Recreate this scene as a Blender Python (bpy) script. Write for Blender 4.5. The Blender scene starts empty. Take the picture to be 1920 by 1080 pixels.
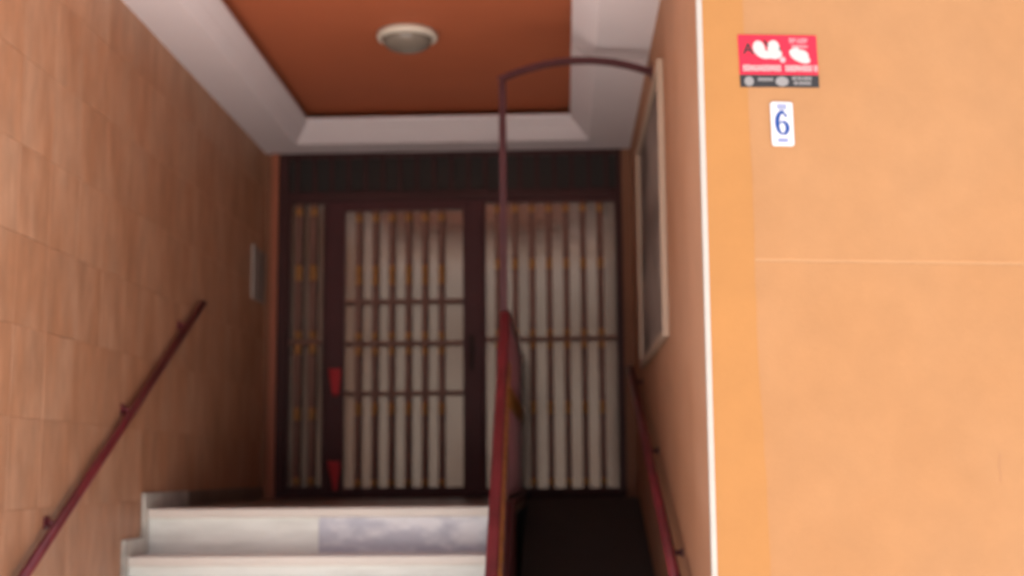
import bpy, bmesh, math, random
from mathutils import Vector, Matrix

R = math.radians
random.seed(7)
sc = bpy.context.scene
COL = sc.collection

# ------------------------------------------------------------------ camera
EYE = 1.667
FPX = 2520.0
roll = R(.73)
d = Vector(((1057 - 960) / FPX, (884 - 540) / FPX, 1.0)).normalized()
u = Vector((-math.sin(roll), -math.cos(roll), 0))
u = (u - u.dot(d) * d).normalized()
xr = d.cross(u)
if xr.x < 0:
    xr = -xr
# rows of (xr, d, u) give the world axes in camera space (x right, y down, z forward)
Rm = Matrix((xr, d, u))
right = Vector((Rm[0][0], Rm[1][0], Rm[2][0]))
down = Vector((Rm[0][1], Rm[1][1], Rm[2][1]))
fwd = Vector((Rm[0][2], Rm[1][2], Rm[2][2]))
cd = bpy.data.cameras.new('camera')
cam = bpy.data.objects.new('camera', cd)
COL.objects.link(cam)
m3 = Matrix((right, -down, -fwd)).transposed()
cam.matrix_world = Matrix.Translation((0, 0, EYE)) @ m3.to_4x4()
cd.sensor_width = 36
cd.lens = FPX / 1920 * 36
cd.clip_start = .05
cd.clip_end = 1000
cd.dof.use_dof = True
cd.dof.focus_distance = 2.75
cd.dof.aperture_fstop = 2.5
sc.camera = cam

# ------------------------------------------------------------------ sky, sun, exposure
SUN_EL, SUN_AZ = 86, 12          # azimuth measured from +Y clockwise; the sun stands behind the house, so the porch is in its shade
w = bpy.data.worlds.new('World')
sc.world = w
w.use_nodes = True
nt = w.node_tree
nt.nodes.clear()
sky = nt.nodes.new('ShaderNodeTexSky')
sky.sky_type = 'NISHITA'
sky.sun_disc = False
sky.sun_elevation = R(SUN_EL)
sky.sun_rotation = R(SUN_AZ)
sky.air_density = 1.0
sky.dust_density = 4.0
sky.ozone_density = 1.0
hs = nt.nodes.new('ShaderNodeHueSaturation')
hs.inputs['Saturation'].default_value = .45     # hazy sky, less blue
bg = nt.nodes.new('ShaderNodeBackground')
bg.inputs['Strength'].default_value = .07
wo = nt.nodes.new('ShaderNodeOutputWorld')
nt.links.new(sky.outputs[0], hs.inputs['Color'])
nt.links.new(hs.outputs[0], bg.inputs['Color'])
nt.links.new(bg.outputs[0], wo.inputs['Surface'])
sl = bpy.data.lights.new('sun', 'SUN')
sl.energy = 5
sl.angle = R(.53)
sl.color = (1, .97, .93)
so = bpy.data.objects.new('sun', sl)
COL.objects.link(so)
az, el = R(SUN_AZ), R(SUN_EL)
sdir = Vector((math.sin(az) * math.cos(el), math.cos(az) * math.cos(el), math.sin(el)))
so.rotation_euler = (-sdir).to_track_quat('-Z', 'Y').to_euler()

sc.view_settings.view_transform = 'Standard'
sc.view_settings.look = 'None'
sc.view_settings.exposure = 1.97
sc.view_settings.gamma = 1
sc.view_settings.use_curve_mapping = False
sc.render.engine = 'CYCLES'
sc.cycles.use_denoising = True
sc.cycles.max_bounces = 10
sc.cycles.diffuse_bounces = 4
sc.cycles.sample_clamp_indirect = 6

# ------------------------------------------------------------------ materials
def mat(name, col, rough=.6, var=.0, vscale=4, bump=0, bscale=120, col2=None, c2scale=1.2, c2range=(.42, .62), metal=0,
        spec=.5, rand=0, ior=None, coat=0, stretch=(1, 1, 1), tint=None):
    m = bpy.data.materials.new(name)
    m.use_nodes = True
    t = m.node_tree
    b = t.nodes['Principled BSDF']
    L = t.links.new
    b.inputs['Roughness'].default_value = rough
    b.inputs['Metallic'].default_value = metal
    b.inputs['Specular IOR Level'].default_value = spec
    if ior: b.inputs['IOR'].default_value = ior
    if tint: b.inputs['Specular Tint'].default_value = (*tint, 1)
    if coat: b.inputs['Coat Weight'].default_value = coat
    tc = t.nodes.new('ShaderNodeTexCoord')
    mp = t.nodes.new('ShaderNodeMapping')
    mp.inputs['Scale'].default_value = stretch
    L(tc.outputs['Object'], mp.inputs['Vector'])
    vec = mp.outputs[0]
    if rand:
        oi = t.nodes.new('ShaderNodeObjectInfo')
        ad = t.nodes.new('ShaderNodeVectorMath'); ad.operation = 'MULTIPLY_ADD'
        cb = t.nodes.new('ShaderNodeCombineXYZ')
        for k in range(3): L(oi.outputs['Random'], cb.inputs[k])
        L(cb.outputs[0], ad.inputs[0]); ad.inputs[1].default_value = (37, 19, 53)
        L(vec, ad.inputs[2])
        vec = ad.outputs[0]
    c = t.nodes.new('ShaderNodeRGB'); c.outputs[0].default_value = (*col, 1)
    out = c.outputs[0]
    if col2:
        n = t.nodes.new('ShaderNodeTexNoise'); n.inputs['Scale'].default_value = c2scale
        n.inputs['Detail'].default_value = 5; n.inputs['Roughness'].default_value = .6
        L(vec, n.inputs['Vector'])
        mr = t.nodes.new('ShaderNodeMapRange')
        mr.inputs['From Min'].default_value = c2range[0]; mr.inputs['From Max'].default_value = c2range[1]
        L(n.outputs[0], mr.inputs['Value'])
        mx = t.nodes.new('ShaderNodeMix'); mx.data_type = 'RGBA'
        L(mr.outputs[0], mx.inputs['Factor']); L(out, mx.inputs['A']); mx.inputs['B'].default_value = (*col2, 1)
        out = mx.outputs['Result']
    if var or rand:
        n = t.nodes.new('ShaderNodeTexNoise'); n.inputs['Scale'].default_value = vscale
        n.inputs['Detail'].default_value = 6; n.inputs['Roughness'].default_value = .65
        L(vec, n.inputs['Vector'])
        mr = t.nodes.new('ShaderNodeMapRange')
        mr.inputs['From Min'].default_value = .25; mr.inputs['From Max'].default_value = .75
        mr.inputs['To Min'].default_value = 1 - var; mr.inputs['To Max'].default_value = 1 + var
        L(n.outputs[0], mr.inputs['Value'])
        val = mr.outputs[0]
        if rand:
            m2 = t.nodes.new('ShaderNodeMapRange')
            m2.inputs['To Min'].default_value = 1 - rand; m2.inputs['To Max'].default_value = 1 + rand
            L(oi.outputs['Random'], m2.inputs['Value'])
            mu = t.nodes.new('ShaderNodeMath'); mu.operation = 'MULTIPLY'
            L(val, mu.inputs[0]); L(m2.outputs[0], mu.inputs[1]); val = mu.outputs[0]
        h = t.nodes.new('ShaderNodeHueSaturation')
        L(val, h.inputs['Value']); L(out, h.inputs['Color'])
        out = h.outputs[0]
    L(out, b.inputs['Base Color'])
    if bump:
        n = t.nodes.new('ShaderNodeTexNoise'); n.inputs['Scale'].default_value = bscale
        n.inputs['Detail'].default_value = 4
        L(tc.outputs['Object'], n.inputs['Vector'])
        bp = t.nodes.new('ShaderNodeBump'); bp.inputs['Strength'].default_value = bump
        bp.inputs['Distance'].default_value = .004
        L(n.outputs[0], bp.inputs['Height']); L(bp.outputs[0], b.inputs['Normal'])
    return m

M = dict(
    plaster=mat('orange_plaster', (.345, .157, .058), .85, .065, 6, .5, 130, (.365, .182, .080), .45, (.34, .70)),
    band=mat('fresh_orange_paint', (.36, .155, .041), .75, .05, 6, .4, 130),
    sidewall=mat('orange_side_plaster', (.34, .145, .07), .8, .1, 2, .3, 140, (.38, .18, .10), .9),
    tile=mat('brown_stone_tile', (.385, .180, .096), .5, .22, 8, .15, 60, (.45, .245, .15), 3, (.4, .66), rand=.025, stretch=(1, 1.6, .5)),
    grout=mat('tile_grout', (.39, .195, .108), .9, .05),
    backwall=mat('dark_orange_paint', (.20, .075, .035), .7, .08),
    jamb=mat('red_brown_jamb', (.30, .085, .04), .5, .08),
    white=mat('white_plaster', (.69, .60, .61), .8, .03, 3, .15, 90),
    bead=mat('white_corner_bead', (.43, .38, .345), .5, .05, 12),
    thin_line=mat('grey_white_line', (.42, .36, .35), .6),
    ceil=mat('terracotta_ceiling_paint', (.46, .118, .047), .75, .06, 1.6, .15, 90),
    lamprim=mat('cream_lamp_rim', (.62, .55, .46), .4, .05),
    lampglass=mat('ribbed_grey_lamp_glass', (.20, .165, .135), .25, .08, 30),
    maroon=mat('maroon_metal_paint', (.062, .015, .018), .45, .15, 12, .1, 80, spec=.3),
    red=mat('red_handrail_paint', (.165, .018, .026), .34, .14, 10, .1, 90, (.10, .012, .017), 3),
    bar=mat('dark_brown_iron', (.16, .075, .058), .5, .12, 20, spec=.2),
    gold=mat('gold_paint', (.33, .14, .035), .5, .18, 40, metal=.2),
    frame=mat('dark_brown_door_frame', (.046, .015, .015), .5, .14, 6, .08, 60, spec=.2),
    doorleaf=mat('maroon_door_leaf', (.060, .017, .019), .5, .14, 6, .08, 60, spec=.2),
    glass=mat('frosted_reflecting_glass', (.045, .036, .031), .13, .04, 3, metal=0, ior=2.75, tint=(1, .86, .76)),
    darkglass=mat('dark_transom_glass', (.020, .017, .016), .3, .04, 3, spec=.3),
    handle=mat('black_door_handle', (.03, .014, .013), .6, .05, spec=.15),
    cream=mat('cream_marble', (.84, .85, .81), .3, .08, 8, 0, 60, (.64, .64, .60), 3.0, (.47, .72), stretch=(.6, 1.6, 4)),
    treadm=mat('pinkish_marble', (.72, .65, .59), .3, .07, 6, 0, 60, (.60, .54, .49), 3, (.48, .72), stretch=(.6, 1.6, 3)),
    grey=mat('grey_violet_marble', (.78, .77, .81), .3, .08, 6, 0, 60, (.50, .50, .58), 4, (.42, .58), stretch=(1.2, 1, 2.6)),
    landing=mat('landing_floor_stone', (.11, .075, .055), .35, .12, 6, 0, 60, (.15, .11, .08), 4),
    skirt=mat('grey_marble_skirting', (.50, .47, .42), .35, .1, 6, 0, 60, (.34, .32, .29), 8),
    rubber=mat('black_ribbed_rubber', (.034, .026, .022), .75, .2, 14),
    ribbon=mat('red_cloth', (.40, .022, .03), .8, .1, 30),
    boardframe=mat('pale_wood_frame', (.38, .26, .19), .5, .08, 14, stretch=(1, 1, .2)),
    board=mat('board_sheet_reflection', (.25, .195, .17), .5, .18, 4, 0, 60, (.085, .06, .055), 1.8, (.47, .64), spec=.2),  # dark blotches paint in the mottled reflection of the board's glass
    panel=mat('pale_grey_metal', (.30, .25, .225), .65, .08, 8),
    slot=mat('dark_slot', (.05, .04, .035), .6),
    signred=mat('sign_red', (.54, .012, .04), .4, .04, 8),
    signblack=mat('sign_black', (.022, .02, .022), .4, .05, 8),
    signwhite=mat('sign_white', (.46, .445, .44), .4, .03, 8),
    signpink=mat('sign_pale_print', (.56, .30, .32), .4, .03, 8),
    signgrey=mat('sign_grey_print', (.24, .225, .225), .4, .03, 8),
    enamel=mat('white_enamel', (.58, .57, .60), .25, .02, 8),
    blue=mat('blue_enamel', (.015, .055, .24), .25, .05, 8),
    paleblue=mat('pale_blue_print', (.20, .22, .40), .3, .05, 8),
    mark=mat('dark_scratch', (.33, .16, .08), .8),
    joint=mat('joint_filler', (.39, .205, .095), .85, .05, 8),
    paving=mat('pale_paving', (.66, .63, .60), .8, .1, 3, .2, 60, (.60, .57, .54), 1.5),
    creamwall=mat('cream_plaster', (.40, .365, .33), .85, .05, 2),
    shutter=mat('brown_shutter', (.16, .09, .05), .6, .08, 4),
    asphalt=mat('asphalt', (.055, .054, .053), .85, .12, 5, .3, 120),
    kerb=mat('kerb_stone', (.36, .35, .33), .8, .1, 6),
)

# ------------------------------------------------------------------ mesh helpers
class MB:
    def __init__(s): s.bm = bmesh.new()
    def box(s, x0, x1, y0, y1, z0, z1):
        c = Vector(((x0 + x1) / 2, (y0 + y1) / 2, (z0 + z1) / 2))
        bmesh.ops.create_cube(s.bm, size=1, matrix=Matrix.Translation(c) @ Matrix.Diagonal((abs(x1 - x0), abs(y1 - y0), abs(z1 - z0), 1)))
        return s
    def prism(s, pts, axis, a0, a1):
        """polygon pts (2D) extruded along axis 'x','y' or 'z' from a0 to a1"""
        def P(p, a): return {'x': (a, p[0], p[1]), 'y': (p[0], a, p[1]), 'z': (p[0], p[1], a)}[axis]
        lo = [s.bm.verts.new(P(p, a0)) for p in pts]
        hi = [s.bm.verts.new(P(p, a1)) for p in pts]
        n = len(pts)
        s.bm.faces.new(lo); s.bm.faces.new(hi[::-1])
        for i in range(n):
            s.bm.faces.new((lo[i], hi[i], hi[(i + 1) % n], lo[(i + 1) % n]))
        return s
    def sweep(s, path, prof, up=Vector((0, 0, 1)), cap=True):
        """profile (list of (side, up) offsets) swept along path of Vectors"""
        path = [Vector(p) for p in path]
        rings = []
        for i, p in enumerate(path):
            t = (path[min(i + 1, len(path) - 1)] - path[max(i - 1, 0)]).normalized()
            k = 1.0
            if 0 < i < len(path) - 1:
                a = (path[i] - path[i - 1]).normalized(); k = 1 / max(.4, a.dot(t))
            sd = t.cross(up)
            if sd.length < 1e-4: sd = Vector((1, 0, 0))
            sd.normalize(); n = sd.cross(t).normalized()
            rings.append([s.bm.verts.new(p + sd * a_ + n * b_ * k) for a_, b_ in prof])
        m = len(prof)
        for r0, r1 in zip(rings, rings[1:]):
            for j in range(m):
                s.bm.faces.new((r0[j], r0[(j + 1) % m], r1[(j + 1) % m], r1[j]))
        if cap:
            s.bm.faces.new(rings[0][::-1]); s.bm.faces.new(rings[-1])
        return s
    def tube(s, path, r, n=12, up=Vector((0, 0, 1))):
        return s.sweep(path, [(r * math.cos(2 * math.pi * k / n), r * math.sin(2 * math.pi * k / n)) for k in range(n)], up)
    def lathe(s, prof, c, n=32, axis='z'):
        rings = []
        for r_, h in prof:
            ring = []
            for k in range(n):
                a = 2 * math.pi * k / n
                ring.append(s.bm.verts.new((c[0] + r_ * math.cos(a), c[1] + r_ * math.sin(a), c[2] + h)))
            rings.append(ring)
        for r0, r1 in zip(rings, rings[1:]):
            for j in range(n):
                s.bm.faces.new((r0[j], r0[(j + 1) % n], r1[(j + 1) % n], r1[j]))
        s.bm.faces.new(rings[0][::-1]); s.bm.faces.new(rings[-1])
        return s
    def build(s, name, m, parent=None, bevel=0, smooth=False, seg=2):
        bmesh.ops.recalc_face_normals(s.bm, faces=s.bm.faces)
        if bevel:
            bmesh.ops.bevel(s.bm, geom=list(s.bm.edges), offset=bevel, segments=seg, profile=.6, affect='EDGES', clamp_overlap=True)
        me = bpy.data.meshes.new(name)
        s.bm.to_mesh(me); s.bm.free()
        me.materials.append(M[m] if isinstance(m, str) else m)
        if smooth:
            for p in me.polygons: p.use_smooth = True
        return link(name, me, parent)

def link(name, me, parent=None):
    o = bpy.data.objects.new(name, me)
    COL.objects.link(o)
    if parent is not None:      # parts keep their modelled coordinates
        o.parent = parent
        o.matrix_parent_inverse = world(parent).inverted()
    return o

def world(o):
    mw = o.matrix_basis.copy()
    if o.parent is not None:
        mw = world(o.parent) @ o.matrix_parent_inverse @ mw
    return mw

def thing(name, label, cat, loc=(0, 0, 0), group=None, kind=None):
    o = bpy.data.objects.new(name, None)
    COL.objects.link(o)
    o.location = loc
    return tag(o, label, cat, group, kind)

def tag(o, label, cat, group=None, kind=None):
    o['label'] = label
    if cat: o['category'] = cat
    if group: o['group'] = group
    if kind: o['kind'] = kind
    return o

# ------------------------------------------------------------------ measures
XL, XR = -2.067, .49           # inner faces of the two porch walls
YF, YB = 4.567, 9.2            # street front, door plane
ZC, ZL = 3.899, 1.498          # porch ceiling, landing
RISE, GO, NR = .214, .29, 7
YN = 6.63                      # nosing of the top step
FA = R(10)                     # the right-hand street front turns away by this much
fx, fy = math.cos(FA), math.sin(FA)
def front(s, dep=0): return (XR + s * fx + dep * -fy, YF + s * fy + dep * fx)   # s along the right-hand front, dep into the wall
def ramp_z(y): return min(ZL - .004, max(.0, ZL - .004 - .30 * (8.85 - y)))

# ------------------------------------------------------------------ ground
g = MB().prism([(-150, -60), (150, -60), (150, 60), (-150, 60)], 'z', -.5, -.124).build('ground', 'asphalt'); tag(g, 'dark asphalt ground around the building', None, kind='structure')
p = MB().box(-150, 150, -9, 8, -.3, 0)  # out of view; made wide and pale to bounce light into the porch
p = p.build('pavement', 'paving'); tag(p, 'pale pavement in front of the house', None, kind='structure')
p = MB().box(-150, 150, -9.15, -9, -.3, -.002).build('kerb', 'kerb'); tag(p, 'stone kerb along the road', None, kind='structure')
p = MB().prism([(3.6, -.05), (8.85, ramp_z(8.85)), (9.12, ZL - .004), (9.12, -.05)], 'x', -.245, XR).build('ramp', 'rubber')
tag(p, 'steep black rubber covered ramp beside the stairs', None, kind='structure')

# ------------------------------------------------------------------ house across the street (unseen; added to bounce light into the porch and mirror in the glass)
ho = thing('added_house', 'unseen cream house with rows of shuttered windows, added across the street for bounce light and reflection', 'house', (0, -13, 0))
def wins():
    for fl in range(2):
        for c in range(-5, 6):
            yield c * 2.6 + .4, 1.0 + fl * 3.0
MB().box(-15, 15, -16, -13, -.2, 6.6).build('wall', 'creamwall', ho)
MB().box(-15.1, 15.1, -16, -12.7, 6.61, 6.9).build('cornice', 'white', ho)
for wx, wz in wins():
    MB().box(wx - .55, wx + .55, -13.0, -12.96, wz, wz + 1.5).build('window_frame', 'white', ho)
    MB().box(wx - .48, wx + .48, -12.97, -12.94, wz + .07, wz + 1.43).build('shutter', 'shutter', ho)

# ------------------------------------------------------------------ street front of the house
hf = thing('street_wall', 'flat orange plaster street wall with a pale horizontal joint and a white corner bead', 'wall', (XR, YF, 0))
def fslab(name, s0, s1, z0, z1, m, d0=0, d1=.25, bev=0):
    a = front(s0, d1)
    return MB().prism([front(s0, d0), front(s1, d0), front(s1, d1), (max(a[0], XR + .02), a[1])], 'z', z0, z1).build(name, m, hf, bev)
ZJ = 2.383
fslab('lower_panel', .015, 14, -.2, ZJ - .004, 'plaster', bev=.003)
fslab('upper_panel', .015, 14, ZJ + .004, 7, 'plaster', bev=.003)
fslab('joint', .03, 13.99, ZJ - .0045, ZJ + .0045, 'joint', .0012, .1)
# strip of fresher paint next to the corner, with an uneven edge
pts = []
N = 60
for i in range(N + 1):
    z = -.1 + 5.2 * i / N
    s = .196 - .0135 * (z - 1.2) + .004 * math.sin(z * 5.1) + random.uniform(-.0025, .0025)
    pts.append((s, z))
bm = MB()
for dd in (-.0015,):
    v0 = [bm.bm.verts.new((*front(.0155, dd), z)) for s, z in pts]
    v1 = [bm.bm.verts.new((*front(s, dd), z)) for s, z in pts]
    v2 = [bm.bm.verts.new((*front(s + .001, .003), z)) for s, z in pts]
    for i in range(N):
        bm.bm.faces.new((v0[i], v1[i], v1[i + 1], v0[i + 1])); bm.bm.faces.new((v1[i], v2[i], v2[i + 1], v1[i + 1]))
bm.build('paint_band', 'band', hf)['label'] = 'brighter orange paint strip along the corner'
# corner bead: an L of white metal round the corner
bd = MB().prism([(XR - .003, YF + .03), (XR - .003, YF - .004), (XR + .004, YF - .006), front(.015, -.004), front(.015, .008), (XR + .01, YF + .01), (XR + .006, YF + .03)], 'z', -.1, 5.2)
bd.build('corner_bead', 'bead', hf, .0012)['label'] = 'white corner bead'
def fpt(px, py):   # small marks laid out along the front: s, z
    return px, py
mk = MB()
for i in range(5):
    z = 1.62 + i * .02
    s = 1.03 + .003 * math.sin(i * 2.1)
    a, b = front(s, -.001), front(s + .003, -.001)
    c, e = front(s + .003, .002), front(s, .002)
    mk.prism([a, b, c, e], 'z', z, z + .017)
mk.build('scratch', 'mark', hf)
MB().box(XL - 14, XL, YF, YF + .03, -.2, 7).build('left_pier', 'plaster', hf)
MB().box(XL + .002, XR - .004, YF + .002, YF + .28, ZC + .002, 7).build('lintel', 'plaster', hf)

# ------------------------------------------------------------------ right-hand porch wall
sw = MB().prism([(XR, YF + .032), (XR + .012, YF + .032), (XR + .013, YF + .30), (XR + .28, YF + .36), (XR + .28, YB + .5), (XR, YB + .5)], 'z', -.2, ZC + .6)
sw = sw.build('porch_side_wall', 'sidewall'); tag(sw, 'plain orange plaster wall on the right inside the porch', 'wall')

# ------------------------------------------------------------------ left-hand tiled wall
tw = thing('tiled_wall', 'brown stone tiled wall on the left side of the porch', 'wall', (XL, 7, 0))
MB().box(XL - .3, XL - .0035, YF + .031, YB + .5, -.2, ZC + .6).build('wall_core', 'grout', tw)
TW, TH, GAP = .318, .348, .0022
tb = MB().box(-.012, 0, GAP / 2, TW - GAP / 2, GAP / 2, TH - GAP / 2)
t0 = tb.build('tile', 'tile', None, .0008, seg=1)
tme = t0.data
first = True
y0 = 5.326 - 2 * TW - .045
z0 = 1.422 + .117
for i in range(-2, 15):
    for j in range(-5, 8):
        y, z = y0 + i * TW, z0 + j * TH
        ya, yb, za, zb = max(y, YF + .033), min(y + TW, YB + .02), max(z, -.1), min(z + TH, ZC + .05)
        if yb - ya < .04 or zb - za < .04: continue
        if zb < ramp_z(0) + .0 : continue
        if (yb < YN - .3 and zb < ZL - RISE * 7 * 0 - 1.5): continue
        full = abs(yb - ya - TW) < 1e-4 and abs(zb - za - TH) < 1e-4
        if full:
            me = tme
        else:
            q = MB().box(-.012, 0, GAP / 2, yb - ya - GAP / 2, GAP / 2, zb - za - GAP / 2)
            qo = q.build('tile', 'tile', None, .0008, seg=1); me = qo.data
            bpy.data.objects.remove(qo)
        o = link('tile', me, tw)
        o.location = (XL + random.uniform(-.0004, .0004), ya, za)
        o.rotation_euler = (0, random.uniform(-.0012, .0012), random.uniform(-.0012, .0012))
bpy.data.objects.remove(t0)

# ------------------------------------------------------------------ wall round the door
bw = thing('door_wall', 'narrow dark orange wall margins framing the entrance doors', 'wall', (0, YB, ZL))
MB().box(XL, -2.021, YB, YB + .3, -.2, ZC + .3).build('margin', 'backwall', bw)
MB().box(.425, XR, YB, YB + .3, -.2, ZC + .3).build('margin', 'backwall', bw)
MB().box(-2.02, -1.972, YB - .035, YB + .3, ZL, ZC - .001).build('jamb', 'jamb', bw, .004)
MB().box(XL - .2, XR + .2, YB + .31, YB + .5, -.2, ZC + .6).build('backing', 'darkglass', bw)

# ------------------------------------------------------------------ porch ceiling with its coffer
pc = thing('porch_ceiling', 'white porch ceiling border round a recessed terracotta coffer', 'ceiling', ((XL + XR) / 2, 7, ZC))
bx0, bx1, by0, by1 = -1.80, .20, 5.15, 8.92        # lower opening
tx0, tx1, ty0, ty1 = -1.695, .072, 5.3, 8.765      # upper opening
ZM = 4.02
T = ZC + .03
MB().box(XL, bx0, YF + .28, YB + .3, ZC, T).build('border', 'white', pc)
MB().box(bx1, XR, YF + .28, YB + .3, ZC, T).build('border', 'white', pc)
MB().box(bx0, bx1, by1, YB + .3, ZC, T).build('border', 'white', pc)
MB().box(bx0, bx1, YF + .28, by0, ZC, T).build('border', 'white', pc)
# stepped moulding: profile rings from the lower to the upper opening
prof = [(0, T - .03), (0, ZC + .004), (.06, ZC + .010), (.46, ZC + .056), (.50, ZC + .064), (.93, ZC + .112), (1, ZM), (1, ZM + .02), (-2.8, ZM + .02)]
bm = MB()
rings = []
for k, z in prof:
    x0, x1 = bx0 + (tx0 - bx0) * k, bx1 + (tx1 - bx1) * k
    ya, yb = by0 + (ty0 - by0) * k, by1 + (ty1 - by1) * k
    rings.append([bm.bm.verts.new(v) for v in ((x0, ya, z), (x1, ya, z), (x1, yb, z), (x0, yb, z))])
for r0, r1 in zip(rings[1:], rings[2:]):
    for j in range(4):
        bm.bm.faces.new((r0[j], r0[(j + 1) % 4], r1[(j + 1) % 4], r1[j]))
bm.build('moulding', 'white', pc)
ZO = 4.115
bm = MB()
q = [(tx0 - .3, ty0 - .1), (tx1 + .3, ty0 - .1), (tx1 + .3, ty1 + .40), (tx0 - .3, ty1 + .40)]
lo = [bm.bm.verts.new((*a, ZM + .021)) for a in q]
hi = [bm.bm.verts.new((*a, ZO)) for a in q]
bm.bm.faces.new(hi)
for j in range(4): bm.bm.faces.new((lo[j], lo[(j + 1) % 4], hi[(j + 1) % 4], hi[j]))
bm.build('coffer_panel', 'ceil', pc)
MB().box(XL - .2, XR + .2, YF + .3, YB + .5, ZO + .02, ZO + .3).build('slab', 'white', pc)

# ceiling lamp
LX, LY = -.845, 7.24
cl = thing('ceiling_lamp', 'round ceiling lamp with cream rim and grey glass on the terracotta ceiling', 'lamp', (LX, LY, ZO))
MB().lathe([(.150, -.001), (.166, -.008), (.172, -.030), (.168, -.044), (.158, -.050), (.143, -.050), (.141, -.04)], (LX, LY, ZO), 48).build('rim', 'lamprim', cl, smooth=True)
dome = [(.140, -.042)] + [(.139 * math.cos(R(a)), -.048 - .068 * math.sin(R(a))) for a in range(8, 90, 9)]
MB().lathe(dome, (LX, LY, ZO), 48).build('glass_bowl', 'lampglass', cl, smooth=True)

# thin grey line on the white border, modelled as a tube
cb = MB().tube([(.085, 6.86, ZC - .004), (.14, 7.0, ZC - .004), (.20, 7.09, ZC - .004), (.30, 7.10, ZC - .004), (.485, 7.08, ZC - .004)], .0035, 8)
cb = cb.build('ceiling_line', 'thin_line', None, smooth=True); tag(cb, 'thin pale grey line running over the ceiling border to the right wall', 'thin_line')

# ------------------------------------------------------------------ doors
COLL_BIG, COLL_SMALL = .062, .050
def collar_bm(w_, h_, bot=0):
    r = w_ / 2
    return [(r * .72, -h_ / 2), (r, -h_ * .34), (r * .86, -h_ * .12), (r * 1.05, 0), (r * .86, h_ * .12), (r, h_ * .34), (r * .72, h_ / 2)]
cme = {}
def collar(parent, x, y, z, h_):
    key = round(h_, 3)
    if key not in cme:
        o = MB().lathe(collar_bm(.049, h_), (0, 0, 0), 10).build('collar', 'gold', None, smooth=True)
        cme[key] = o.data; bpy.data.objects.remove(o)
    o = link('collar', cme[key], parent)
    o.location = (x, y, z)
    return o
BY = YB - .028
def bar(parent, x, za, zb, collars, wd=.042):
    b = MB().box(x - wd / 2, x + wd / 2, BY - .008, BY + .008, za, zb).build('grille_bar', 'bar', parent, .003, seg=1)
    for z, h_ in collars: collar(b, x, BY, z, h_)
    return b

# fixed surround
ds = thing('door_surround', 'dark brown fixed frame holding the entrance doors and transom', 'door frame', (-.77, YB, ZL))
MB().box(-1.971, -1.905, YB - .02, YB + .10, ZL, ZC - .002).build('post', 'frame', ds, .004)
MB().box(.392, .424, YB - .02, YB + .10, ZL, ZC - .002).build('post', 'frame', ds, .004)
MB().box(-1.904, .391, YB - .02, YB + .10, 3.552, 3.62).build('transom_rail', 'frame', ds, .004)
MB().box(-1.904, .391, YB - .018, YB + .10, 3.862, ZC - .003).build('head_rail', 'frame', ds, .004)
MB().box(-1.904, .391, YB - .03, YB + .10, ZL, ZL + .03).build('threshold', 'frame', ds, .004)

tr = thing('transom_window', 'dark barred transom window above the entrance doors', 'window', (-.77, YB, 3.62))
MB().box(-1.904, .391, YB + .012, YB + .02, 3.622, 3.860).build('pane', 'darkglass', tr)
for k in range(19):
    x = -1.84 + k * .12
    MB().box(x - .012, x + .012, BY + .004, BY + .016, 3.622, 3.860).build('grille_bar', 'frame', tr)

# narrow sidelight on the left
sdl = thing('sidelight', 'narrow dark glazed sidelight with two gold collared bars left of the door', 'window', (-1.77, YB, ZL))
MB().box(-1.904, -1.885, YB - .012, YB + .06, ZL + .031, 3.551).build('stile', 'frame', sdl, .003)
MB().box(-1.655, -1.633, YB - .012, YB + .06, ZL + .031, 3.551).build('stile', 'frame', sdl, .003)
MB().box(-1.884, -1.656, YB - .012, YB + .06, ZL + .031, ZL + .075).build('bottom_rail', 'frame', sdl, .003)
MB().box(-1.884, -1.656, YB - .012, YB + .06, 3.535, 3.551).build('top_rail', 'frame', sdl, .003)
MB().box(-1.884, -1.656, YB + .012, YB + .02, ZL + .076, 3.534).build('pane', 'glass', sdl)
MB().box(-1.884, -1.656, BY - .006, BY + .006, 2.545, 2.572).build('cross_bar', 'bar', sdl)
zs = [(3.475, .055), (3.06, .085), (3.02, .06), (2.612, .055), (2.515, .07), (2.07, .09), (1.615, .05)]
for x in (-1.822, -1.720):
    bar(sdl, x, ZL + .075, 3.535, zs)

# moving door leaf
dl = thing('entrance_door', 'maroon entrance door leaf with barred frosted glass and gold collars', 'door', (-1.09, YB, ZL))
ly0, ly1 = YB - .016, YB + .05
MB().box(-1.630, -1.502, ly0, ly1, ZL + .032, 3.550).build('stile', 'doorleaf', dl, .004)
MB().box(-.680, -.547, ly0, ly1, ZL + .032, 3.550).build('stile', 'doorleaf', dl, .004)
MB().box(-1.501, -.681, ly0, ly1, ZL + .032, 1.566).build('bottom_rail', 'doorleaf', dl, .004)
MB().box(-1.501, -.681, ly0, ly1, 3.478, 3.550).build('top_rail', 'doorleaf', dl, .004)
MB().box(-1.501, -.681, YB + .012, YB + .02, 1.567, 3.477).build('pane', 'glass', dl)
for z in (2.838, 2.548, 2.205):
    MB().box(-1.501, -.681, BY - .010, BY + .006, z - .015, z + .015).build('cross_bar', 'bar', dl, .003, seg=1)
zs = [(3.425, .055), (3.055, .075), (2.985, .06), (2.600, .05), (2.495, .055), (2.10, .09), (1.60, .045)]
for k in range(6):
    bar(dl, -1.402 + k * .1150, 1.566, 3.478, zs)
hd = MB().box(-.640, -.600, ly0 - .010, ly0 + .002, 2.36, 2.60).build('lock_plate', 'handle', dl, .003)
MB().tube([(-.62, ly0 - .009, 2.50), (-.62, ly0 - .05, 2.50)], .020, 14).build('knob', 'handle', dl, .003, smooth=True)

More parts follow.
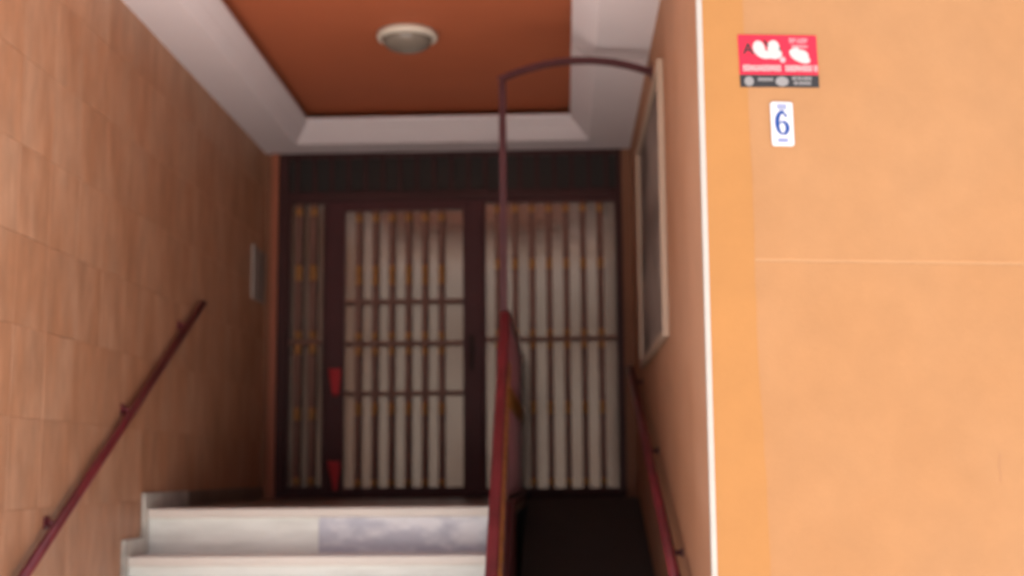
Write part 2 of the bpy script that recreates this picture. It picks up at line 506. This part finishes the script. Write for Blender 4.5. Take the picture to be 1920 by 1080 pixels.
# fixed leaf on the right
dr = thing('fixed_door_panel', 'wide fixed glazed door panel with seven dark bars right of the door', 'door', (-.08, YB, ZL))
MB().box(-.545, -.522, ly0, ly1, ZL + .032, 3.550).build('stile', 'doorleaf', dr, .003)
MB().box(.378, .391, ly0, ly1, ZL + .032, 3.550).build('stile', 'doorleaf', dr, .003)
MB().box(-.521, .377, ly0, ly1, ZL + .032, 1.556).build('bottom_rail', 'doorleaf', dr, .004)
MB().box(-.521, .377, ly0, ly1, 3.522, 3.550).build('top_rail', 'doorleaf', dr, .004)
MB().box(-.521, .377, YB + .012, YB + .02, 1.557, 3.521).build('pane', 'glass', dr)
MB().box(-.521, .377, BY - .010, BY + .006, 2.555, 2.582).build('cross_bar', 'bar', dr, .003, seg=1)
zs = [(3.475, .05), (3.09, .075), (2.61, .05), (2.525, .05), (2.10, .09), (1.60, .045)]
for k in range(7):
    bar(dr, -.4345 + k * .1175, 1.556, 3.522, zs)

# two red cloth tails tied to the hinge side of the door
def rag(z, h_, s, lab, tap):
    bm = MB()
    nx, nz = 5, 9
    grid = []
    for j in range(nz):
        tz = j / (nz - 1)
        wdt = .082 * (1 - tap * max(0, tz - .25)) * (.8 + .2 * math.sin(3 * tz + 1))
        row = []
        for i in range(nx):
            tx = i / (nx - 1) - .5
            row.append((-1.563 + tx * wdt + .012 * tz * s, YB - .040 - .010 * math.cos(tx * 9 + tz * 3), z - h_ * tz + .012 * abs(tx)))
        grid.append(row)
    f = [[bm.bm.verts.new(p) for p in r] for r in grid]
    b = [[bm.bm.verts.new((p[0], p[1] + .014, p[2])) for p in r] for r in grid]
    for j in range(nz - 1):
        for i in range(nx - 1):
            bm.bm.faces.new((f[j][i], f[j][i + 1], f[j + 1][i + 1], f[j + 1][i])); bm.bm.faces.new((b[j][i], b[j + 1][i], b[j + 1][i + 1], b[j][i + 1]))
        bm.bm.faces.new((f[j][0], f[j + 1][0], b[j + 1][0], b[j][0])); bm.bm.faces.new((f[j][-1], b[j][-1], b[j + 1][-1], f[j + 1][-1]))
    for i in range(nx - 1):
        bm.bm.faces.new((f[0][i], b[0][i], b[0][i + 1], f[0][i + 1])); bm.bm.faces.new((f[-1][i], f[-1][i + 1], b[-1][i + 1], b[-1][i]))
    o = bm.build('red_rag', 'ribbon', None, smooth=True)
    tag(o, lab, 'rag', 'red cloth tails on the door stile')
rag(2.375, .185, .6, 'red cloth tail on the door stile, the upper one beside the lock height', .25)
rag(1.745, .20, 1.0, 'red cloth tail on the door stile, the lower one just above the landing', .75)

# ------------------------------------------------------------------ stairs
st = thing('marble_stairs', 'flight of cream marble steps with one grey riser slab leading to the landing', 'stairs', (-1.2, YN, 0))
SX0, SX1 = XL + .001, -.362
core = []
for k in range(NR):
    y = YN - (NR - 1 - k) * GO + .035
    core += [(y, k * RISE - .02), (y, (k + 1) * RISE - .048)]
core = [(YN - (NR - 1) * GO + .035, -.05)] + core[1:] + [(YB - .03, NR * RISE - .048), (YB - .03, -.05)]
MB().prism(core, 'x', SX0, SX1).build('core', 'cream', st)
for k in range(NR):
    y = YN - (NR - 1 - k) * GO
    ztop = (k + 1) * RISE
    yb = y + GO + .03 if k < NR - 1 else y + .36
    split = -1.205 if k == NR - 1 else None
    MB().box(SX0, SX1, y, yb, ztop - .043, ztop).build('tread', 'treadm', st, .005)
    zb = k * RISE + .0005
    if split:
        MB().box(SX0, split - .001, y + .026, y + .034, zb, ztop - .0435).build('riser', 'cream', st, .001, seg=1)
        MB().box(split + .001, SX1, y + .024, y + .034, zb, ztop - .0435).build('riser', 'grey', st, .001, seg=1)['label'] = 'grey veined riser slab'
    else:
        MB().box(SX0, SX1, y + .026, y + .034, zb, ztop - .0435).build('riser', 'cream', st, .001, seg=1)
    # stepped wall skirting
    hh = .08
    ysk = y - .05
    MB().box(XL + .0015, XL + .022, ysk, y + .012, max(0, k * RISE + .001), ztop + hh).build('skirting', 'skirt', st, .002, seg=1)
    ye = y + GO - .051 if k < NR - 1 else 7.35
    MB().box(XL + .0015, XL + .021, y + .0125, ye, ztop + .001, ztop + hh).build('skirting', 'skirt', st, .002, seg=1)
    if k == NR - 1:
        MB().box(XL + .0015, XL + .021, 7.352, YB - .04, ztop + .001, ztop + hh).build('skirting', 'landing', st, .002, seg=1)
MB().box(SX0, -.246, YN + .361, YB - .03, ZL - .04, ZL - .0005).build('landing', 'landing', st)
# side string under the balustrade
MB().prism([(YN - 6 * GO - .05, -.05), (YN - 6 * GO - .05, RISE + .02), (YN - .03, ZL + .03), (YN + .36, ZL + .03), (YN + .36, -.05)], 'x', -.361, -.247).build('string', 'maroon', st, .004)
MB().box(-.361, -.2465, YN + .362, YB - .035, ZL, ZL + .03).build('landing_kerb', 'maroon', st, .003)

# ------------------------------------------------------------------ balustrade between stairs and ramp
br = thing('stair_balustrade', 'maroon iron balustrade with gold collars between the steps and the ramp', 'railing', (-.3, 6.85, ZL))
YK, ZK = 6.83, 2.472
SL = .80
def bx(y): return -.290 + (6.85 - y) * .003
yl = 4.98
def rz(y): return ZK if y >= YK else ZK - SL * (YK - y)
def base_z(y): return ZL + .03 if y >= YN - .03 else max(ZL + .03 - .737 * (YN - .03 - y), .02)
hp = [(-.026, -.008), (-.026, .010), (-.016, .020), (.016, .020), (.026, .010), (.026, -.008), (.016, -.016), (-.016, -.016)]
MB().sweep([(bx(y), y, rz(y)) for y in (9.15, YK + .02, YK - .02, yl)], hp).build('top_rail', 'red', br)
MB().sweep([(bx(y), y, base_z(y) + .012) for y in (9.15, YN, YN - .06, yl + .03)], [(-.014, -.01), (-.014, .01), (.014, .01), (.014, -.01)]).build('bottom_rail', 'maroon', br)
ys = []
y = 9.10
while y > 5.0:
    ys.append(y); y -= .105
for y in ys:
    x = bx(y)
    za, zb = base_z(y) + .018, rz(y) - .012
    if zb - za < .2: continue
    b = MB().box(x - .010, x + .010, y - .010, y + .010, za, zb).build('baluster', 'red', br)
    for dz in ((.42,) if y > YK else (.27,)):
        if zb - dz - za > .05:
            o = collar(b, x, y, rz(y) - dz, .10); o.scale = (1.2, 1.2, 1)
for y in (9.13, YN + .1, yl + .02):
    MB().box(bx(y) - .018, bx(y) + .018, y - .018, y + .018, base_z(y) - .02, rz(y) - .010).build('newel', 'maroon', br, .003)

# tall post and overhead bow
PY = 6.86
px_ = bx(PY) - .007
bowp = thing('overhead_bow', 'thin maroon post rising from the balustrade and bowing over to the right wall', 'pole', (px_, PY, ZK))
MB().box(px_ - .019, px_ + .019, PY - .019, PY + .019, ZK - .9, 3.70).build('post', 'maroon', bowp, .004)
path = []
for i in range(17):
    t = i / 16
    x = px_ - .019 + (XR - .002 - px_ + .019) * t
    z = 3.712 + (3.738 - 3.712) * t + .085 * 4 * t * (1 - t)
    path.append((x, PY, z))
MB().sweep(path, [(-.018, -.016), (-.018, .016), (.018, .016), (.018, -.016)], up=Vector((0, 0, 1))).build('bow', 'maroon', bowp)
MB().box(XR - .008, XR + .004, PY - .04, PY + .04, 3.70, 3.78).build('wall_flange', 'maroon', bowp, .002)

# ------------------------------------------------------------------ wall handrails
lh = thing('wall_handrail', 'sloping maroon handrail on brackets on the brown tiled left wall', 'handrail', (XL, 6.2, 1.9))
def lz(y): return 1.2944 + .5526 * (y - 5.060)
MB().tube([(-2.025, 4.68, lz(4.68)), (-2.025, 6, lz(6)), (-2.025, 7.47, lz(7.47))], .021, 14).build('rail', 'red', lh, smooth=True)
for y in (5.36, 6.25, 7.14):
    z = lz(y)
    MB().tube([(XL + .004, y, z + .020), (XL + .02, y, z + .018), (XL + .038, y, z + .0)], .014, 10, up=Vector((0, 1, 0))).build('bracket', 'red', lh, smooth=True)
    MB().box(XL + .001, XL + .008, y - .028, y + .028, z - .006, z + .045).build('bracket_plate', 'red', lh, .002)
rh = thing('wall_handrail', 'sloping red handrail low on the orange right wall above the ramp', 'handrail', (XR, 7, 1.8))
def rzz(y): return 1.257 + .338 * (y - 5.397)
MB().tube([(.43, 4.75, rzz(4.75)), (.43, 7, rzz(7)), (.43, 8.50, rzz(8.50))], .023, 14).build('rail', 'red', rh, smooth=True)
for y in (5.7, 7.0, 8.3):
    z = rzz(y)
    MB().tube([(XR - .004, y, z - .03), (XR - .03, y, z - .03), (.43, y, z - .005)], .011, 10, up=Vector((0, 1, 0))).build('bracket', 'maroon', rh, smooth=True)
    MB().box(XR - .008, XR + .002, y - .025, y + .025, z - .045, z - .012).build('bracket_plate', 'maroon', rh, .002)

# ------------------------------------------------------------------ framed board on the right wall
nb = thing('framed_board', 'large framed board with a mottled reflection painted on its grey sheet, on the right porch wall', 'board', (XR, 7.1, 2.93))
by_, byf, bz0, bz1, fd, fw = 6.13, 8.0, 2.275, 3.585, .030, .036
MB().box(XR - fd, XR - .0005, by_, by_ + fw, bz0, bz1).build('frame_stile', 'boardframe', nb, .004)
MB().box(XR - fd, XR - .0005, byf - fw, byf, bz0, bz1).build('frame_stile', 'boardframe', nb, .004)
MB().box(XR - fd + .001, XR - .0005, by_ + fw, byf - fw, bz0, bz0 + fw).build('frame_rail', 'boardframe', nb, .004)
MB().box(XR - fd + .001, XR - .0005, by_ + fw, byf - fw, bz1 - fw, bz1).build('frame_rail', 'boardframe', nb, .004)
MB().box(XR - .010, XR - .0005, by_ + fw, byf - fw, bz0 + fw, bz1 - fw).build('sheet', 'board', nb)

# ------------------------------------------------------------------ pale panel on the left wall next to the door
wp = thing('wall_panel', 'pale grey metal panel with a dark slot high on the left wall near the door', 'panel', (XL, 8.98, 3.0))
MB().box(XL + .002, XL + .018, 8.80, 9.15, 2.83, 3.18).build('body', 'panel', wp, .004)
MB().box(XL + .018, XL + .021, 9.02, 9.05, 2.85, 3.16).build('slot', 'slot', wp)
MB().box(XL + .002, XL + .023, 8.785, 8.80, 2.82, 3.19).build('rim', 'panel', wp, .002)

# ------------------------------------------------------------------ signs on the street front
def frame_at(s, z, tilt=0):
    """matrix of a sign's own plane: local x along the front, local y up, local z out of the wall"""
    x, y = front(s)
    X = Vector((fx, fy, 0)); Z = Vector((fy, -fx, 0)); Y = Vector((0, 0, 1))
    m = Matrix((X, Y, Z)).transposed().to_4x4()
    return Matrix.Translation((x, y, z)) @ m @ Matrix.Rotation(tilt, 4, 'Z')

def sbuild(bm, name, m, F, parent, bevel=0):
    bmesh.ops.transform(bm.bm, matrix=F, verts=bm.bm.verts)
    return bm.build(name, m, parent, bevel, seg=1)

def text(s, size, depth, F, off, name, m, parent, sx=1.0, bold=0):
    cu = bpy.data.curves.new(name, 'FONT')
    cu.body = s; cu.size = size; cu.extrude = depth; cu.align_x = 'CENTER'; cu.align_y = 'CENTER'; cu.offset = bold
    cu.resolution_u = 4
    o = bpy.data.objects.new(name, cu); COL.objects.link(o)
    dg = bpy.context.evaluated_depsgraph_get(); dg.update()
    me = bpy.data.meshes.new_from_object(o.evaluated_get(dg))
    bpy.data.objects.remove(o)
    me.transform(F @ Matrix.Translation(off) @ Matrix.Diagonal((sx, 1, 1, 1)))
    me.materials.clear(); me.materials.append(M[m])
    return link(name, me, parent)

def ell(bm, cx, cy, rx, ry, ang, z0, z1, n=20):
    ca, sa = math.cos(ang), math.sin(ang)
    bm.prism([(cx + rx * math.cos(t) * ca - ry * math.sin(t) * sa, cy + rx * math.cos(t) * sa + ry * math.sin(t) * ca) for t in [2 * math.pi * k / n for k in range(n)]], 'z', z0, z1)
    return bm

# red alarm notice: 0.294 x 0.19 m
ss, sz = .288, 3.093
F = frame_at(ss, sz, R(1.4))
SW, SH = .288, .190
sg = thing('alarm_sign', 'red security alarm sign with white emblem and black strip on the orange wall', 'sign', (*front(ss), sz))
sbuild(MB().box(-SW / 2, SW / 2, -SH / 2 + .0455, SH / 2, .001, .004), 'red_field', 'signred', F, sg, .0006)
sbuild(MB().box(-SW / 2, SW / 2, -SH / 2, -SH / 2 + .045, .001, .004), 'black_strip', 'signblack', F, sg, .0006)
def sp(px, py):   # photo-zoom layout of the notice to its own plane (sign spans 195..795 x 140..545)
    return ((px - 495) / 600 * SW, -(py - 342) / 405 * SH)
a = sp(268, 255)
text('A', .058, .0005, F, (a[0], a[1], .0046), 'letter', 'signblack', sg, 1.0, .001)
bm = MB()
for (px, py, rx, ry, an) in ((350, 245, .022, .028, .25), (385, 290, .030, .016, -.25), (460, 235, .022, .025, -.2), (470, 290, .026, .018, .1), (425, 295, .026, .014, 0)):
    c = sp(px, py); ell(bm, c[0], c[1], rx, ry, an, .0042 + .0001 * len(bm.bm.verts) / 40, .0052 + .0001 * len(bm.bm.verts) / 40)
sbuild(bm, 'emblem', 'signwhite', F, sg)
for px, py, rx, ry, an, dz in ((508, 250, .005, .018, .25, 0), (405, 205, .004, .016, .45, .0016)):
    c = sp(px, py); sbuild(ell(MB(), c[0], c[1], rx, ry, an, .0042 + dz, .0048 + dz), 'emblem_shadow', 'signblack', F, sg)
bm = MB(); c = sp(660, 310); ell(bm, c[0], c[1], .040, .018, -.42, .0042, .0050); c = sp(620, 262); ell(bm, c[0], c[1], .020, .010, .3, .0043, .0051); c = sp(690, 285); ell(bm, c[0], c[1], .020, .012, -.6, .0044, .0052)
sbuild(bm, 'hand_emblem', 'signwhite', F, sg)
bm = MB(); c = sp(527, 332); ell(bm, c[0], c[1], .011, .011, 0, .0042, .0048); sbuild(bm, 'dot', 'signpink', F, sg)
def glyphs(px0, px1, py, hpx, n, name, m, F=F, par=None, seed=1):
    """a line of print too small to read in the photograph: letter-sized strokes, no words"""
    rr = random.Random(seed)
    bm = MB()
    wl = (px1 - px0) / n
    for k in range(n):
        a = sp(px0 + wl * (k + .08), py + hpx / 2); b = sp(px0 + wl * (k + .86), py - hpx / 2)
        t = .0030
        bm.box(a[0], a[0] + t, a[1], b[1], .0042, .0047)
        if rr.random() < .8: bm.box(b[0] - t, b[0], a[1], b[1], .0042, .0047)
        yy = rr.choice((a[1], (a[1] + b[1]) / 2 - t / 2, b[1] - t))
        bm.box(a[0] + t, b[0] - t, yy, yy + t, .0042, .0047)
        if rr.random() < .7: 
            y2 = b[1] - t if yy < b[1] - t - .004 else a[1]
            bm.box(a[0] + t, b[0] - t, y2, y2 + t, .0042, .0047)
    return sbuild(bm, name, m, F, par)
glyphs(582, 735, 182, 34, 5, 'lettering', 'signpink', F, sg, 3)
glyphs(600, 725, 228, 18, 6, 'lettering', 'signpink', F, sg, 4)
glyphs(222, 512, 398, 44, 10, 'lettering', 'signwhite', F, sg, 5)
glyphs(542, 790, 398, 44, 9, 'lettering', 'signwhite', F, sg, 6)
glyphs(330, 450, 485, 26, 9, 'lettering', 'signgrey', F, sg, 7)
glyphs(590, 740, 475, 26, 11, 'lettering', 'signgrey', F, sg, 8)
glyphs(600, 740, 512, 26, 10, 'lettering', 'signgrey', F, sg, 10)
for px, rx in ((262, .017), (512, .024)):
    c = sp(px, 500)
    sbuild(ell(MB(), c[0], c[1], rx, .0175, 0, .0042, .0048), 'round_seal', 'signgrey', F, sg)

# white enamel house number: 0.086 x 0.158 m
ns, nz = .293, 2.866
F2 = frame_at(ns, nz, R(.8))
hn = thing('house_number', 'small white enamel house number plate with a blue 6 below the red sign', 'number plate', (*front(ns), nz))
NW, NH = .081, .158
rc = .010
pts = []
for cx, cy, a0 in ((NW / 2 - rc, NH / 2 - rc, 0), (-NW / 2 + rc, NH / 2 - rc, 90), (-NW / 2 + rc, -NH / 2 + rc, 180), (NW / 2 - rc, -NH / 2 + rc, 270)):
    for k in range(5):
        a = R(a0 + 22.5 * k); pts.append((cx + rc * math.cos(a), cy + rc * math.sin(a)))
sbuild(MB().prism(pts, 'z', .001, .006), 'plate', 'enamel', F2, hn, .001)
# the numeral: a narrow serif 6 built as a tapering stroke
bm = MB()
def stroke(pts_w):
    L_, R_ = [], []
    for i, (x, y, wd) in enumerate(pts_w):
        x0, y0, _ = pts_w[max(i - 1, 0)]; x1, y1, _ = pts_w[min(i + 1, len(pts_w) - 1)]
        dx, dy = x1 - x0, y1 - y0; l = math.hypot(dx, dy) or 1
        L_.append((x - dy / l * wd / 2, y + dx / l * wd / 2)); R_.append((x + dy / l * wd / 2, y - dx / l * wd / 2))
    lo = [[bm.bm.verts.new((*p, .0058)) for p in S] for S in (L_, R_)]
    hi = [[bm.bm.verts.new((*p, .0066)) for p in S] for S in (L_, R_)]
    for i in range(len(pts_w) - 1):
        bm.bm.faces.new((hi[0][i], hi[1][i], hi[1][i + 1], hi[0][i + 1]))
        bm.bm.faces.new((hi[0][i], hi[0][i + 1], lo[0][i + 1], lo[0][i])); bm.bm.faces.new((hi[1][i], lo[1][i], lo[1][i + 1], hi[1][i + 1]))
st6 = []
for k in range(13):      # left bow of the 6 from its head down to the foot
    a = R(55 + k * (215 / 12))
    st6.append((.019 * math.cos(a), .002 + .039 * math.sin(a), .0055 + .011 * max(0, math.sin(R(k * 15)))))
for k in range(1, 15):   # round bowl
    a = R(-90 + k * (255 / 14))
    st6.append((.001 + .017 * math.cos(a), -.015 + .022 * math.sin(a), .0055 + .010 * max(0, math.cos(a * .9))))
stroke(st6)
ell(bm, .013, .029, .0055, .0055, 0, .0058, .0067, 12)
sbuild(bm, 'numeral', 'blue', F2, hn)
sbuild(MB().box(-.019, .019, -.066, -.052, .0058, .0064), 'lower_mark', 'paleblue', F2, hn)
sbuild(MB().box(-.018, .018, .060, .070, .0058, .0064), 'upper_mark', 'paleblue', F2, hn)
sbuild(MB().box(-.017, .017, .053, .057, .0058, .0064).box(-.008, .008, .045, .048, .0058, .0064), 'upper_line', 'blue', F2, hn)
